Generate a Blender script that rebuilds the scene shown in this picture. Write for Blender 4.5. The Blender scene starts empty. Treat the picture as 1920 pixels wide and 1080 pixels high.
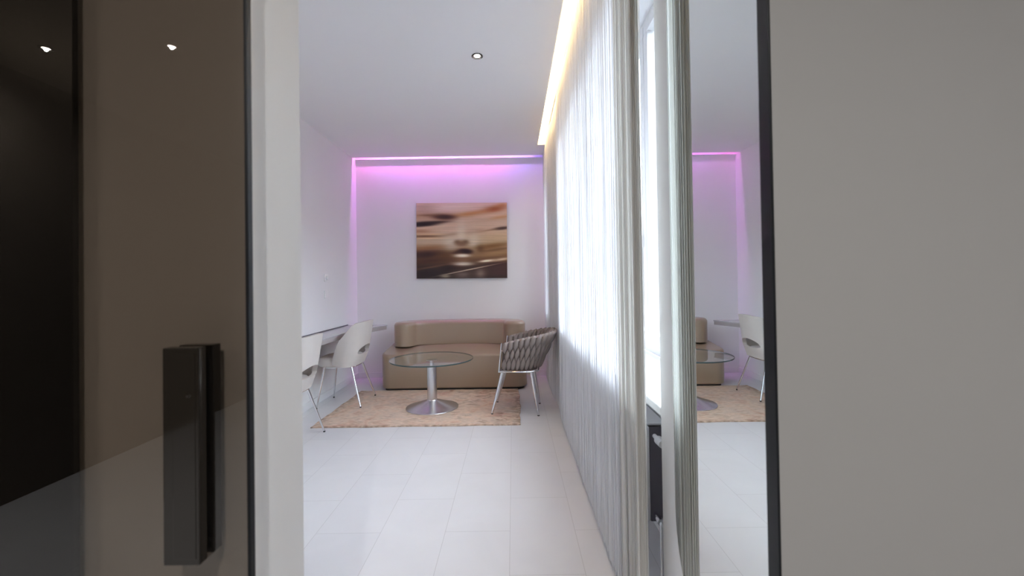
import bpy, bmesh, math, random
import numpy as np
from mathutils import Vector, Matrix
random.seed(7)
rng = np.random.default_rng(7)
PI = math.pi
scene = bpy.context.scene
COL = scene.collection

# ------------------------------------------------------------------ camera
CAM_H = 1.22
cam_d = bpy.data.cameras.new('camera')
cam = bpy.data.objects.new('camera', cam_d)
COL.objects.link(cam)
cam_d.sensor_width = 36.0
cam_d.lens = 15.0                                # 800 px at 1920
cam_d.shift_x = -2 / 1920
cam_d.shift_y = -20.4 / 1920
cam_d.clip_start = 0.02
cam_d.dof.use_dof = True
cam_d.dof.focus_distance = 4.4
cam_d.dof.aperture_fstop = 4.8
cam.matrix_world = (Matrix.Translation((0, 0, CAM_H)) @ Matrix.Rotation(math.radians(90.6), 4, 'X')
                    @ Matrix.Rotation(math.radians(-0.85), 4, 'Z'))
scene.camera = cam

# ------------------------------------------------------------------ world, view, render quality
SKY = 17.0
world = bpy.data.worlds.new('overcast_sky')
scene.world = world
world.use_nodes = True
bg = world.node_tree.nodes['Background']
_nt = world.node_tree
_tc = _nt.nodes.new('ShaderNodeTexCoord')
_sp = _nt.nodes.new('ShaderNodeSeparateXYZ')
_cr = _nt.nodes.new('ShaderNodeValToRGB')
_mr = _nt.nodes.new('ShaderNodeMapRange')
_mr.inputs['From Min'].default_value = -1.0
_nt.links.new(_tc.outputs['Generated'], _sp.inputs[0])
_nt.links.new(_sp.outputs['Z'], _mr.inputs['Value'])
_nt.links.new(_mr.outputs['Result'], _cr.inputs[0])
_e = _cr.color_ramp.elements                      # overcast sky over a pale street
_e[0].position = 0.54; _e[0].color = (0.042, 0.044, 0.049, 1)
_e[1].position = 0.66; _e[1].color = (0.78, 0.88, 1.0, 1)
_nt.links.new(_cr.outputs[0], bg.inputs['Color'])
bg.inputs['Strength'].default_value = SKY
scene.view_settings.view_transform = 'Standard'
scene.view_settings.look = 'None'
scene.view_settings.exposure = 0.0
scene.view_settings.gamma = 1.0
scene.view_settings.use_curve_mapping = False
cy = scene.cycles
cy.use_denoising = True
cy.max_bounces = 12
cy.diffuse_bounces = 10
cy.glossy_bounces = 6
cy.transmission_bounces = 8
cy.transparent_max_bounces = 24
cy.sample_clamp_indirect = 6.0
cy.caustics_reflective = False
cy.caustics_refractive = False

def portal(y0, y1, z0, z1, x):
    l = bpy.data.lights.new('window_daylight', 'AREA')
    l.shape = 'RECTANGLE'
    l.size = y1 - y0
    l.size_y = z1 - z0
    l.cycles.is_portal = True
    o = bpy.data.objects.new('window_daylight', l)
    o.matrix_world = Matrix(((0, 0, 1, x), (1, 0, 0, (y0 + y1) / 2), (0, 1, 0, (z0 + z1) / 2), (0, 0, 0, 1)))
    COL.objects.link(o)

# ------------------------------------------------------------------ room dimensions (metres)
XL, XR = -2.03, 0.45          # left wall, face of the right wall
YB, YF = 5.55, 0.725          # back wall, room side of the front partition
ZC = 2.83                     # ceiling
W1 = (1.32, 3.95)             # window openings along the right wall
W2 = (4.82, 5.32)
WZ = (0.825, 2.64)
portal(W1[0], W1[1], WZ[0], WZ[1], 0.86)
portal(W2[0], W2[1], WZ[0], WZ[1], 0.86)
HXL, HXR, HYB, HZ = -2.9, 1.35, -4.6, 2.5     # hall behind the camera

# ------------------------------------------------------------------ materials
def new_mat(name):
    m = bpy.data.materials.new(name)
    m.use_nodes = True
    nt = m.node_tree
    return m, nt, nt.nodes['Principled BSDF']

def simple(name, col, rough=0.5, metal=0.0, spec=0.5, coat=0.0, noise=None, bump=None):
    m, nt, p = new_mat(name)
    p.inputs['Base Color'].default_value = (*col, 1)
    p.inputs['Roughness'].default_value = rough
    p.inputs['Metallic'].default_value = metal
    p.inputs['Specular IOR Level'].default_value = spec
    p.inputs['Coat Weight'].default_value = coat
    tc = nt.nodes.new('ShaderNodeTexCoord')
    if noise:
        sc, amt = noise
        n = nt.nodes.new('ShaderNodeTexNoise')
        n.inputs['Scale'].default_value = sc
        n.inputs['Detail'].default_value = 4
        nt.links.new(tc.outputs['Object'], n.inputs['Vector'])
        r = nt.nodes.new('ShaderNodeMapRange')
        r.inputs['To Min'].default_value = 1 - amt
        r.inputs['To Max'].default_value = 1 + amt
        nt.links.new(n.outputs['Fac'], r.inputs['Value'])
        v = nt.nodes.new('ShaderNodeVectorMath'); v.operation = 'SCALE'
        v.inputs[0].default_value = col
        nt.links.new(r.outputs['Result'], v.inputs['Scale'])
        nt.links.new(v.outputs['Vector'], p.inputs['Base Color'])
    if bump:
        sc, st = bump
        n = nt.nodes.new('ShaderNodeTexNoise')
        n.inputs['Scale'].default_value = sc
        n.inputs['Detail'].default_value = 3
        nt.links.new(tc.outputs['Object'], n.inputs['Vector'])
        b = nt.nodes.new('ShaderNodeBump')
        b.inputs['Strength'].default_value = st
        b.inputs['Distance'].default_value = 0.002
        nt.links.new(n.outputs['Fac'], b.inputs['Height'])
        nt.links.new(b.outputs['Normal'], p.inputs['Normal'])
    return m

def emission(name, col, strength):
    m = bpy.data.materials.new(name)
    m.use_nodes = True
    nt = m.node_tree
    nt.nodes.clear()
    e = nt.nodes.new('ShaderNodeEmission')
    e.inputs['Color'].default_value = (*col, 1)
    e.inputs['Strength'].default_value = strength
    o = nt.nodes.new('ShaderNodeOutputMaterial')
    nt.links.new(e.outputs[0], o.inputs[0])
    return m

M_WALL = simple('white_wall_paint', (0.85, 0.85, 0.855), 0.55, spec=0.3, noise=(3, 0.01), bump=(180, 0.05))
M_CEIL = simple('white_ceiling_paint', (0.88, 0.88, 0.885), 0.7, spec=0.2, noise=(2, 0.01))
M_TRIM = simple('white_satin_lacquer', (0.82, 0.82, 0.83), 0.3, noise=(4, 0.01))
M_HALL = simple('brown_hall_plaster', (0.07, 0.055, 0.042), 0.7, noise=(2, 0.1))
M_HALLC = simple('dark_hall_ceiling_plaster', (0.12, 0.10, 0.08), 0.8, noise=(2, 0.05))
M_LEAF = simple('pale_grey_door_lacquer', (0.335, 0.328, 0.316), 0.45, noise=(2, 0.01))
M_BLACK = simple('black_anodised_metal', (0.006, 0.007, 0.009), 0.45, spec=0.25, noise=(20, 0.1))
M_HANDLE = simple('dark_bronze_polished_handle', (0.016, 0.013, 0.010), 0.06, metal=0.0, spec=0.5, noise=(30, 0.1))
M_CHROME = simple('polished_chrome', (0.80, 0.80, 0.82), 0.10, metal=1.0, noise=(10, 0.02))
M_BRUSHED = simple('brushed_steel', (0.66, 0.66, 0.68), 0.27, metal=1.0, noise=(60, 0.05))
M_SOFA = simple('taupe_leather', (0.35, 0.262, 0.188), 0.29, spec=0.65, coat=0.35, noise=(5, 0.04), bump=(240, 0.12))
M_CREAM = simple('cream_boucle_fabric', (0.60, 0.56, 0.53), 0.9, spec=0.2, noise=(14, 0.04), bump=(300, 0.4))
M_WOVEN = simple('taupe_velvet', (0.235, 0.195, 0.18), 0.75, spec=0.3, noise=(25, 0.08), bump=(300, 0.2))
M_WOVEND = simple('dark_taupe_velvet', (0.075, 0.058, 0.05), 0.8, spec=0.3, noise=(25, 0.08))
M_FOOT = simple('black_rubber', (0.02, 0.02, 0.02), 0.6, noise=(30, 0.1))
M_DESK = simple('pale_lacquered_desktop', (0.50, 0.485, 0.51), 0.22, noise=(6, 0.02))
M_DESKE = simple('grey_desk_edge', (0.42, 0.39, 0.39), 0.4, noise=(12, 0.05))
M_DESKD = simple('dark_grey_seal_and_shade', (0.12, 0.11, 0.13), 0.5, noise=(12, 0.05))
M_WFRAME = simple('white_window_frame', (0.66, 0.66, 0.67), 0.35, noise=(4, 0.01))
M_PLATE = simple('white_plastic', (0.88, 0.88, 0.88), 0.3, noise=(12, 0.01))
M_RADI = simple('white_enamel', (0.72, 0.72, 0.72), 0.35, noise=(12, 0.01))
M_DLRING = simple('dark_nickel_ring', (0.10, 0.10, 0.10), 0.25, metal=0.7, noise=(12, 0.05))
M_REFL = simple('aluminium_reflector', (0.85, 0.84, 0.82), 0.2, metal=1.0, noise=(12, 0.01))
M_BULB = emission('lamp_glow', (1.0, 0.90, 0.78), 30)

def glassy(name, tint, rough=0.0, ior=1.5, edge=None):
    m = bpy.data.materials.new(name)
    m.use_nodes = True
    nt = m.node_tree
    nt.nodes.clear()
    t = nt.nodes.new('ShaderNodeBsdfTransparent')
    t.inputs['Color'].default_value = (*tint, 1)
    g = nt.nodes.new('ShaderNodeBsdfGlossy')
    g.inputs['Roughness'].default_value = rough
    g.inputs['Color'].default_value = (0.95, 0.96, 0.97, 1)
    f = nt.nodes.new('ShaderNodeFresnel')
    f.inputs['IOR'].default_value = ior
    mx = nt.nodes.new('ShaderNodeMixShader')
    o = nt.nodes.new('ShaderNodeOutputMaterial')
    gi = nt.nodes.new('ShaderNodeNewGeometry')            # reflect at the entry face only
    inv = nt.nodes.new('ShaderNodeMath'); inv.operation = 'SUBTRACT'; inv.inputs[0].default_value = 1.0
    nt.links.new(gi.outputs['Backfacing'], inv.inputs[1])
    mu = nt.nodes.new('ShaderNodeMath'); mu.operation = 'MULTIPLY'
    nt.links.new(f.outputs[0], mu.inputs[0]); nt.links.new(inv.outputs[0], mu.inputs[1])
    nt.links.new(mu.outputs[0], mx.inputs[0])
    nt.links.new(t.outputs[0], mx.inputs[1])
    nt.links.new(g.outputs[0], mx.inputs[2])
    nt.links.new(mx.outputs[0], o.inputs[0])
    return m
M_TINT = glassy('bronze_tinted_glass', (0.61, 0.575, 0.535), ior=1.7)
M_DARKG = glassy('dark_tinted_glass', (0.30, 0.28, 0.24), rough=0.3, ior=1.45)
M_PANE = glassy('clear_window_glass', (0.97, 0.98, 0.98), ior=1.4)
M_TGLASS = glassy('clear_table_glass', (0.93, 0.955, 0.95), ior=2.2)
M_TEDGE = simple('green_glass_edge', (0.045, 0.075, 0.075), 0.1, noise=(12, 0.05))
M_MIRROR = simple('silvered_mirror', (0.86, 0.90, 0.89), 0.0, metal=1.0)
M_MIRROR.node_tree.nodes['Principled BSDF'].inputs['Base Color'].default_value = (0.86, 0.90, 0.89, 1)

def tile_mat():
    m, nt, p = new_mat('white_marble_tiles')
    L = nt.links
    geo = nt.nodes.new('ShaderNodeNewGeometry')
    sep = nt.nodes.new('ShaderNodeSeparateXYZ')
    L.new(geo.outputs['Position'], sep.inputs[0])
    ax = nt.nodes.new('ShaderNodeMath'); ax.operation = 'SUBTRACT'; ax.inputs[1].default_value = 0.284 - 0.317 * 20
    ay = nt.nodes.new('ShaderNodeMath'); ay.operation = 'SUBTRACT'; ay.inputs[1].default_value = 1.785 - 0.634 * 20
    L.new(sep.outputs['X'], ax.inputs[0]); L.new(sep.outputs['Y'], ay.inputs[0])
    cmb = nt.nodes.new('ShaderNodeCombineXYZ')
    L.new(ay.outputs[0], cmb.inputs['X']); L.new(ax.outputs[0], cmb.inputs['Y'])
    br = nt.nodes.new('ShaderNodeTexBrick')
    br.offset = 0.5
    br.inputs['Scale'].default_value = 1.0
    br.inputs['Brick Width'].default_value = 0.634
    br.inputs['Row Height'].default_value = 0.317
    br.inputs['Mortar Size'].default_value = 0.0012
    br.inputs['Mortar Smooth'].default_value = 0.2
    br.inputs['Color1'].default_value = (0.725, 0.725, 0.74, 1)
    br.inputs['Color2'].default_value = (0.70, 0.70, 0.72, 1)
    br.inputs['Mortar'].default_value = (0.53, 0.525, 0.53, 1)
    L.new(cmb.outputs[0], br.inputs['Vector'])
    n = nt.nodes.new('ShaderNodeTexNoise')
    n.inputs['Scale'].default_value = 2.2
    n.inputs['Detail'].default_value = 6
    n.inputs['Distortion'].default_value = 1.6
    L.new(geo.outputs['Position'], n.inputs['Vector'])
    r = nt.nodes.new('ShaderNodeMapRange')
    r.inputs['From Min'].default_value = 0.35; r.inputs['From Max'].default_value = 0.75
    r.inputs['To Min'].default_value = 1.0; r.inputs['To Max'].default_value = 0.955
    L.new(n.outputs['Fac'], r.inputs['Value'])
    v = nt.nodes.new('ShaderNodeVectorMath'); v.operation = 'SCALE'
    L.new(br.outputs['Color'], v.inputs[0]); L.new(r.outputs['Result'], v.inputs['Scale'])
    L.new(v.outputs['Vector'], p.inputs['Base Color'])
    p.inputs['Roughness'].default_value = 0.38
    p.inputs['Specular IOR Level'].default_value = 0.35
    return m
M_TILE = tile_mat()

def rug_mat():
    m, nt, p = new_mat('distressed_beige_rug')
    L = nt.links
    geo = nt.nodes.new('ShaderNodeNewGeometry')
    def noise(scale, detail, stretch=(1, 1, 1), dist=0.0):
        mp = nt.nodes.new('ShaderNodeMapping')
        mp.inputs['Scale'].default_value = stretch
        L.new(geo.outputs['Position'], mp.inputs['Vector'])
        n = nt.nodes.new('ShaderNodeTexNoise')
        n.inputs['Scale'].default_value = scale; n.inputs['Detail'].default_value = detail
        n.inputs['Distortion'].default_value = dist
        L.new(mp.outputs[0], n.inputs['Vector'])
        return n
    def ramp(src, stops):
        r = nt.nodes.new('ShaderNodeValToRGB')
        e = r.color_ramp.elements
        while len(e) < len(stops): e.new(0.5)
        for i, (pp, c) in enumerate(stops):
            e[i].position = pp; e[i].color = (*c, 1)
        L.new(src, r.inputs[0])
        return r
    base = ramp(noise(5, 5, (1, 1, 1), 1.0).outputs['Fac'],
                [(0.30, (0.62, 0.40, 0.31)), (0.45, (0.72, 0.55, 0.43)), (0.6, (0.68, 0.55, 0.45)), (0.75, (0.62, 0.44, 0.36))])
    grain = ramp(noise(60, 4, (0.4, 1, 1)).outputs['Fac'], [(0.3, (0.82,)*3), (0.7, (1.08,)*3)])
    mul = nt.nodes.new('ShaderNodeMix'); mul.data_type = 'RGBA'; mul.blend_type = 'MULTIPLY'
    mul.inputs[0].default_value = 1
    L.new(base.outputs[0], mul.inputs[6]); L.new(grain.outputs[0], mul.inputs[7])
    # dark worn patches, denser towards the right end and the border
    big = ramp(noise(2.0, 2).outputs['Fac'], [(0.36, (0,)*3), (0.54, (1,)*3)])
    fine = ramp(noise(16, 7, (0.6, 1, 1), 0.8).outputs['Fac'], [(0.48, (0,)*3), (0.64, (1,)*3)])
    sep = nt.nodes.new('ShaderNodeSeparateXYZ')
    L.new(geo.outputs['Position'], sep.inputs[0])
    mr = nt.nodes.new('ShaderNodeMapRange')
    mr.inputs['From Min'].default_value = -0.9; mr.inputs['From Max'].default_value = -0.2
    mr.inputs['To Min'].default_value = 0.35; mr.inputs['To Max'].default_value = 1.0
    L.new(sep.outputs['X'], mr.inputs['Value'])
    a = nt.nodes.new('ShaderNodeMath'); a.operation = 'MULTIPLY'
    L.new(big.outputs[0], a.inputs[0]); L.new(fine.outputs[0], a.inputs[1])
    b = nt.nodes.new('ShaderNodeMath'); b.operation = 'MULTIPLY'
    L.new(a.outputs[0], b.inputs[0]); L.new(mr.outputs[0], b.inputs[1])
    # border
    def edge(axis, c0, c1, flip):
        q = nt.nodes.new('ShaderNodeMapRange')
        q.inputs['From Min'].default_value = c0; q.inputs['From Max'].default_value = c1
        q.inputs['To Min'].default_value = 1; q.inputs['To Max'].default_value = 0
        L.new(sep.outputs[axis], q.inputs['Value'])
        return q
    e1 = edge('X', -1.738, -1.62, 0); e2 = edge('X', 0.04, -0.06, 0); e3 = edge('Y', 3.635, 3.68, 0)
    mx = nt.nodes.new('ShaderNodeMath'); mx.operation = 'MAXIMUM'
    L.new(e1.outputs[0], mx.inputs[0]); L.new(e2.outputs[0], mx.inputs[1])
    mx2 = nt.nodes.new('ShaderNodeMath'); mx2.operation = 'MAXIMUM'
    L.new(mx.outputs[0], mx2.inputs[0]); L.new(e3.outputs[0], mx2.inputs[1])
    f2 = ramp(noise(22, 5).outputs['Fac'], [(0.36, (0,)*3), (0.62, (1,)*3)])
    bm_ = nt.nodes.new('ShaderNodeMath'); bm_.operation = 'MULTIPLY'
    L.new(mx2.outputs[0], bm_.inputs[0]); L.new(f2.outputs[0], bm_.inputs[1])
    tot = nt.nodes.new('ShaderNodeMath'); tot.operation = 'MAXIMUM'
    L.new(b.outputs[0], tot.inputs[0]); L.new(bm_.outputs[0], tot.inputs[1])
    sc = nt.nodes.new('ShaderNodeMath'); sc.operation = 'MULTIPLY'; sc.inputs[1].default_value = 0.62
    L.new(tot.outputs[0], sc.inputs[0])
    fin = nt.nodes.new('ShaderNodeMix'); fin.data_type = 'RGBA'
    L.new(sc.outputs[0], fin.inputs[0]); L.new(mul.outputs[2], fin.inputs[6])
    fin.inputs[7].default_value = (0.16, 0.10, 0.065, 1)
    L.new(fin.outputs[2], p.inputs['Base Color'])
    p.inputs['Roughness'].default_value = 0.95
    p.inputs['Specular IOR Level'].default_value = 0.1
    return m
M_RUG = rug_mat()

def string_mat(name, col, trans):
    m = bpy.data.materials.new(name)
    m.use_nodes = True
    nt = m.node_tree; nt.nodes.clear(); L = nt.links
    at = nt.nodes.new('ShaderNodeAttribute'); at.attribute_name = 'tone'
    v = nt.nodes.new('ShaderNodeVectorMath'); v.operation = 'SCALE'
    v.inputs[0].default_value = col
    L.new(at.outputs['Fac'], v.inputs['Scale'])
    d = nt.nodes.new('ShaderNodeBsdfDiffuse'); t = nt.nodes.new('ShaderNodeBsdfTranslucent')
    g = nt.nodes.new('ShaderNodeBsdfGlossy'); g.inputs['Roughness'].default_value = 0.35
    L.new(v.outputs[0], d.inputs['Color']); L.new(v.outputs[0], t.inputs['Color'])
    mx = nt.nodes.new('ShaderNodeMixShader'); mx.inputs[0].default_value = trans
    L.new(d.outputs[0], mx.inputs[1]); L.new(t.outputs[0], mx.inputs[2])
    m2 = nt.nodes.new('ShaderNodeMixShader'); m2.inputs[0].default_value = 0.06
    L.new(mx.outputs[0], m2.inputs[1]); L.new(g.outputs[0], m2.inputs[2])
    o = nt.nodes.new('ShaderNodeOutputMaterial')
    L.new(m2.outputs[0], o.inputs[0])
    return m
M_STRING = string_mat('white_viscose_strings', (0.94, 0.94, 0.955), 0.15)
M_STRINGB = string_mat('ecru_viscose_strings', (0.985, 0.975, 0.95), 0.6)

def led_mat():
    m = bpy.data.materials.new('pink_violet_led')
    m.use_nodes = True
    nt = m.node_tree; nt.nodes.clear(); L = nt.links
    tc = nt.nodes.new('ShaderNodeTexCoord')
    sp = nt.nodes.new('ShaderNodeSeparateXYZ')
    L.new(tc.outputs['Object'], sp.inputs[0])
    mp = nt.nodes.new('ShaderNodeMapRange')
    mp.inputs['From Min'].default_value = -1.095; mp.inputs['From Max'].default_value = 1.095
    L.new(sp.outputs['X'], mp.inputs['Value'])
    r = nt.nodes.new('ShaderNodeValToRGB')
    e = r.color_ramp.elements
    P_, V_, B_ = (1.0, 0.17, 0.58), (0.78, 0.18, 0.98), (0.34, 0.22, 1.0)
    stops = [(0.0, P_), (0.07, P_), (0.13, B_), (0.20, V_), (0.30, V_), (0.40, V_), (0.47, P_), (0.56, B_), (0.64, V_), (0.74, P_), (0.83, V_), (0.90, B_), (1.0, B_)]
    while len(e) < len(stops): e.new(0.5)
    for i, (q, c) in enumerate(stops):
        e[i].position = q; e[i].color = (*c, 1)
    L.new(mp.outputs['Result'], r.inputs[0])
    em = nt.nodes.new('ShaderNodeEmission'); em.inputs['Strength'].default_value = 120
    L.new(r.outputs[0], em.inputs['Color'])
    o = nt.nodes.new('ShaderNodeOutputMaterial'); L.new(em.outputs[0], o.inputs[0])
    return m
M_LEDP = led_mat()
M_LEDW = emission('warm_led', (1.0, 0.70, 0.34), 22)

# ------------------------------------------------------------------ helpers
def tag(o, label=None, cat=None, group=None, kind=None):
    if label: o['label'] = label
    if cat: o['category'] = cat
    if group: o['group'] = group
    if kind: o['kind'] = kind
    return o

def empty(name, loc=(0, 0, 0), rotz=0):
    o = bpy.data.objects.new(name, None)
    o.empty_display_size = 0.1
    COL.objects.link(o)
    o.location = loc
    o.rotation_euler = (0, 0, rotz)
    return o

def obj(name, bm, mat, parent=None, smooth=None, mats=None):
    me = bpy.data.meshes.new(name)
    bm.normal_update()
    bm.to_mesh(me)
    bm.free()
    for mm in (mats or [mat]):
        me.materials.append(mm)
    if smooth is not None:
        for p in me.polygons: p.use_smooth = True
        me.set_sharp_from_angle(angle=math.radians(smooth))
    o = bpy.data.objects.new(name, me)
    COL.objects.link(o)
    if parent is not None: o.parent = parent
    return o

def box(bm, x0, x1, y0, y1, z0, z1, bevel=0, seg=2, mi=0):
    r = bmesh.ops.create_cube(bm, size=1)
    vs = r['verts']
    for v in vs:
        v.co = Vector(((x0 + x1) / 2 + v.co.x * (x1 - x0), (y0 + y1) / 2 + v.co.y * (y1 - y0), (z0 + z1) / 2 + v.co.z * (z1 - z0)))
    fs = {f for v in vs for f in v.link_faces}
    for f in fs: f.material_index = mi
    if bevel:
        es = list({e for v in vs for e in v.link_edges})
        bmesh.ops.bevel(bm, geom=es, offset=bevel, segments=seg, affect='EDGES', profile=0.5)
    return vs

def bx(*a, **k):
    bm = bmesh.new()
    box(bm, *a, **k)
    return bm

def lathe(bm, prof, n=48, c=(0, 0, 0)):
    rings = []
    for r, z in prof:
        if r < 1e-5:
            rings.append([bm.verts.new((c[0], c[1], c[2] + z))])
        else:
            rings.append([bm.verts.new((c[0] + r * math.cos(2 * PI * i / n), c[1] + r * math.sin(2 * PI * i / n), c[2] + z)) for i in range(n)])
    for a, b in zip(rings, rings[1:]):
        for i in range(n):
            j = (i + 1) % n
            if len(a) == 1 and len(b) == 1: continue
            if len(a) == 1: bm.faces.new((a[0], b[j], b[i]))
            elif len(b) == 1: bm.faces.new((a[i], a[j], b[0]))
            else: bm.faces.new((a[i], a[j], b[j], b[i]))
    return rings

def tube(bm, pts, radii, n=12, cap=True):
    pts = [Vector(p) for p in pts]
    if not hasattr(radii, '__len__'): radii = [radii] * len(pts)
    rings = []
    up = None
    for i, p in enumerate(pts):
        d = (pts[min(i + 1, len(pts) - 1)] - pts[max(i - 1, 0)]).normalized()
        if up is None:
            up = Vector((0, 0, 1)) if abs(d.z) < 0.9 else Vector((1, 0, 0))
        a = d.cross(up).normalized()
        b = a.cross(d).normalized()
        up = b
        rings.append([bm.verts.new(p + radii[i] * (a * math.cos(2 * PI * k / n) + b * math.sin(2 * PI * k / n))) for k in range(n)])
    for r0, r1 in zip(rings, rings[1:]):
        for k in range(n):
            bm.faces.new((r0[k], r0[(k + 1) % n], r1[(k + 1) % n], r1[k]))
    if cap:
        bm.faces.new(rings[0][::-1]); bm.faces.new(rings[-1])
    return rings

def loft(bm, layers):
    """layers: list of closed outlines with equal counts, capped at both ends"""
    rings = [[bm.verts.new(p) for p in L] for L in layers]
    n = len(rings[0])
    for a, b in zip(rings, rings[1:]):
        for i in range(n):
            bm.faces.new((a[i], a[(i + 1) % n], b[(i + 1) % n], b[i]))
    bm.faces.new(rings[0][::-1]); bm.faces.new(rings[-1])

def rrect(x0, x1, y0, y1, r, inset=0, seg=10, z=0):
    x0 += inset; x1 -= inset; y0 += inset; y1 -= inset
    r = max(r - inset, 0.004)
    out = []
    for cx_, cy_, a0 in ((x1 - r, y0 + r, -90), (x1 - r, y1 - r, 0), (x0 + r, y1 - r, 90), (x0 + r, y0 + r, 180)):
        for k in range(seg + 1):
            a = math.radians(a0 + 90 * k / seg)
            out.append((cx_ + r * math.cos(a), cy_ + r * math.sin(a), z))
    return out

def fillet_layers(fn, z0, z1, r0, r1, seg=6):
    """fn(inset, z) -> outline; rounded lower and upper edge"""
    L = []
    for k in range(seg + 1):
        a = PI / 2 * k / seg
        L.append(fn(r0 * (1 - math.sin(a)), z0 + r0 * (1 - math.cos(a))))
    for k in range(seg + 1):
        a = PI / 2 * k / seg
        L.append(fn(r1 * (1 - math.cos(a)), z1 - r1 * (1 - math.sin(a))))
    return L

def structure(name, bm, mat, parent=None, **k):
    o = obj(name, bm, mat, parent, **k)
    if parent is None: o['kind'] = 'structure'
    return o

# ------------------------------------------------------------------ floor, walls, ceiling
structure('floor', bx(HXL - 0.1, 0.80, HYB - 0.1, YB + 0.15, -0.1, 0), M_TILE)
structure('floor_hall', bx(0.80, HXR + 0.1, HYB - 0.1, 0.8, -0.1, 0), M_TILE)
structure('wall_left', bx(XL - 0.12, XL, YF, YB + 0.15, 0, 3.05), M_WALL)
structure('wall_back', bx(XL, 0.80, YB, YB + 0.15, 0, 3.05), M_WALL)

bm = bmesh.new()
box(bm, XR, 0.80, 0.66, W1[0], 0, 3.05)
box(bm, XR, 0.80, W1[1], W2[0], 0, 3.05)
box(bm, XR, 0.80, W2[1], YB, 0, 3.05)
for a, b in (W1, W2):
    box(bm, XR, 0.80, a, b, WZ[1], 3.05)
    box(bm, 0.69, 0.80, a, b, 0, WZ[0] - 0.03)
structure('wall_right', bm, M_WALL)

bm = bmesh.new()                                   # partition with the doorway
box(bm, HXL, -0.360, 0.59, YF, 0, 3.05)
box(bm, -0.360, XR, 0.59, YF, 2.25, 3.05)
box(bm, XR, HXR, 0.64, 0.80, 0, 3.05)
structure('wall_front', bm, M_WALL)

SX0, SX1 = 0.312, 0.45      # cove slot beside the curtain
SY1 = 5.02
BY0 = 5.43                  # cove slot along the back wall
bm = bmesh.new()
box(bm, XL, SX0, YF, BY0, ZC, ZC + 0.02)                 # main field
box(bm, SX0, XR, SY1, BY0, ZC, ZC + 0.02)                # field beyond the warm slot
box(bm, XL, XR, YF, YB, ZC + 0.21, ZC + 0.25)            # slab above
box(bm, SX0 - 0.02, SX0, YF, SY1, ZC + 0.02, ZC + 0.21)  # cove upstands
box(bm, SX0, XR, SY1, SY1 + 0.02, ZC + 0.02, ZC + 0.21)
structure('ceiling', bm, M_CEIL)
M_ABSORB = simple('bounce_absorbing_grey', (0.22, 0.22, 0.22), 0.9, noise=(6, 0.05))  # dark grey chosen to cut bounced LED light inside the back recess
structure('ceiling_cove_upstand', bx(XL, XR, BY0 - 0.02, BY0, ZC + 0.02, ZC + 0.21), M_ABSORB)
structure('ceiling_cove_absorber', bx(XL, XR, BY0, YB, ZC + 0.205, ZC + 0.209), M_ABSORB)  # added sheet under the slab, soaks up bounced LED light
structure('trim_2', bx(XL, XR, YB - 0.030, YB, ZC - 0.002, ZC + 0.006), M_CEIL)      # small lip on the back wall

# hall behind the camera
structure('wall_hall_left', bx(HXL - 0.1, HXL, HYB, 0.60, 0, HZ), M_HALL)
structure('wall_hall_right', bx(HXR, HXR + 0.1, HYB, 0.80, 0, HZ), M_WALL)
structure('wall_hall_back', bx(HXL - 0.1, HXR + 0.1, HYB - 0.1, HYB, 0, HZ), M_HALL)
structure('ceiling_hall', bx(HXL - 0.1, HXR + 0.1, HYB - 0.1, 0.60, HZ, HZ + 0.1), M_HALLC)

# baseboards
structure('baseboard_left', bx(XL, XL + 0.014, YF, YB, 0, 0.07, bevel=0.003), M_TRIM)
structure('baseboard_back', bx(XL + 0.014, XR, YB - 0.014, YB, 0, 0.07, bevel=0.003), M_TRIM)

# ------------------------------------------------------------------ windows
def window(idx, y0, y1, splits, handle_at=None):
    w = empty('window_%d' % idx, (0.72, (y0 + y1) / 2, WZ[0]))
    w['kind'] = 'structure'
    yc = (y0 + y1) / 2
    z0, z1 = 0.0, WZ[1] - WZ[0]
    fx0, fx1 = 0.02, 0.07
    bm = bmesh.new()
    Y0, Y1 = y0 - yc, y1 - yc
    box(bm, fx0, fx1, Y0, Y1, z0, z0 + 0.05); box(bm, fx0, fx1, Y0, Y1, z1 - 0.05, z1)
    box(bm, fx0, fx1, Y0, Y0 + 0.05, z0 + 0.05, z1 - 0.05); box(bm, fx0, fx1, Y1 - 0.05, Y1, z0 + 0.05, z1 - 0.05)
    obj('window_frame', bm, M_WFRAME, w)
    ed = [Y0 + 0.05] + [s - yc for s in splits] + [Y1 - 0.05]
    for a, b in zip(ed, ed[1:]):
        bm = bmesh.new()
        a += 0.003; b -= 0.003
        t = 0.06
        for q in ((a, b, z0 + 0.053, z0 + 0.053 + t), (a, b, z1 - 0.053 - t, z1 - 0.053),
                  (a, a + t, z0 + 0.053 + t, z1 - 0.053 - t), (b - t, b, z0 + 0.053 + t, z1 - 0.053 - t)):
            box(bm, 0.0, 0.05, q[0], q[1], q[2], q[3], bevel=0.003)
        s = obj('sash', bm, M_WFRAME, w)
        obj('pane', bx(0.022, 0.028, a + t, b - t, z0 + 0.053 + t, z1 - 0.053 - t), M_PANE, s)
    if handle_at is not None:
        hy = handle_at - yc
        hz = 1.43 - WZ[0]
        bm = bmesh.new()
        box(bm, -0.012, 0.0, hy - 0.014, hy + 0.014, hz - 0.035, hz + 0.035, bevel=0.004)
        tube(bm, [(-0.01, hy, hz), (-0.05, hy, hz)], 0.009)
        tube(bm, [(-0.05, hy + 0.01, hz), (-0.052, hy - 0.05, hz), (-0.05, hy - 0.11, hz - 0.004)], [0.011, 0.010, 0.008])
        h = obj('window_handle', bm, M_PLATE, w, smooth=40)
    obj('window_sill', bx(XR - 0.72, 0.02, Y0, Y1, -0.03, 0.0, bevel=0.004), M_TRIM, w)
    return w
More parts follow.
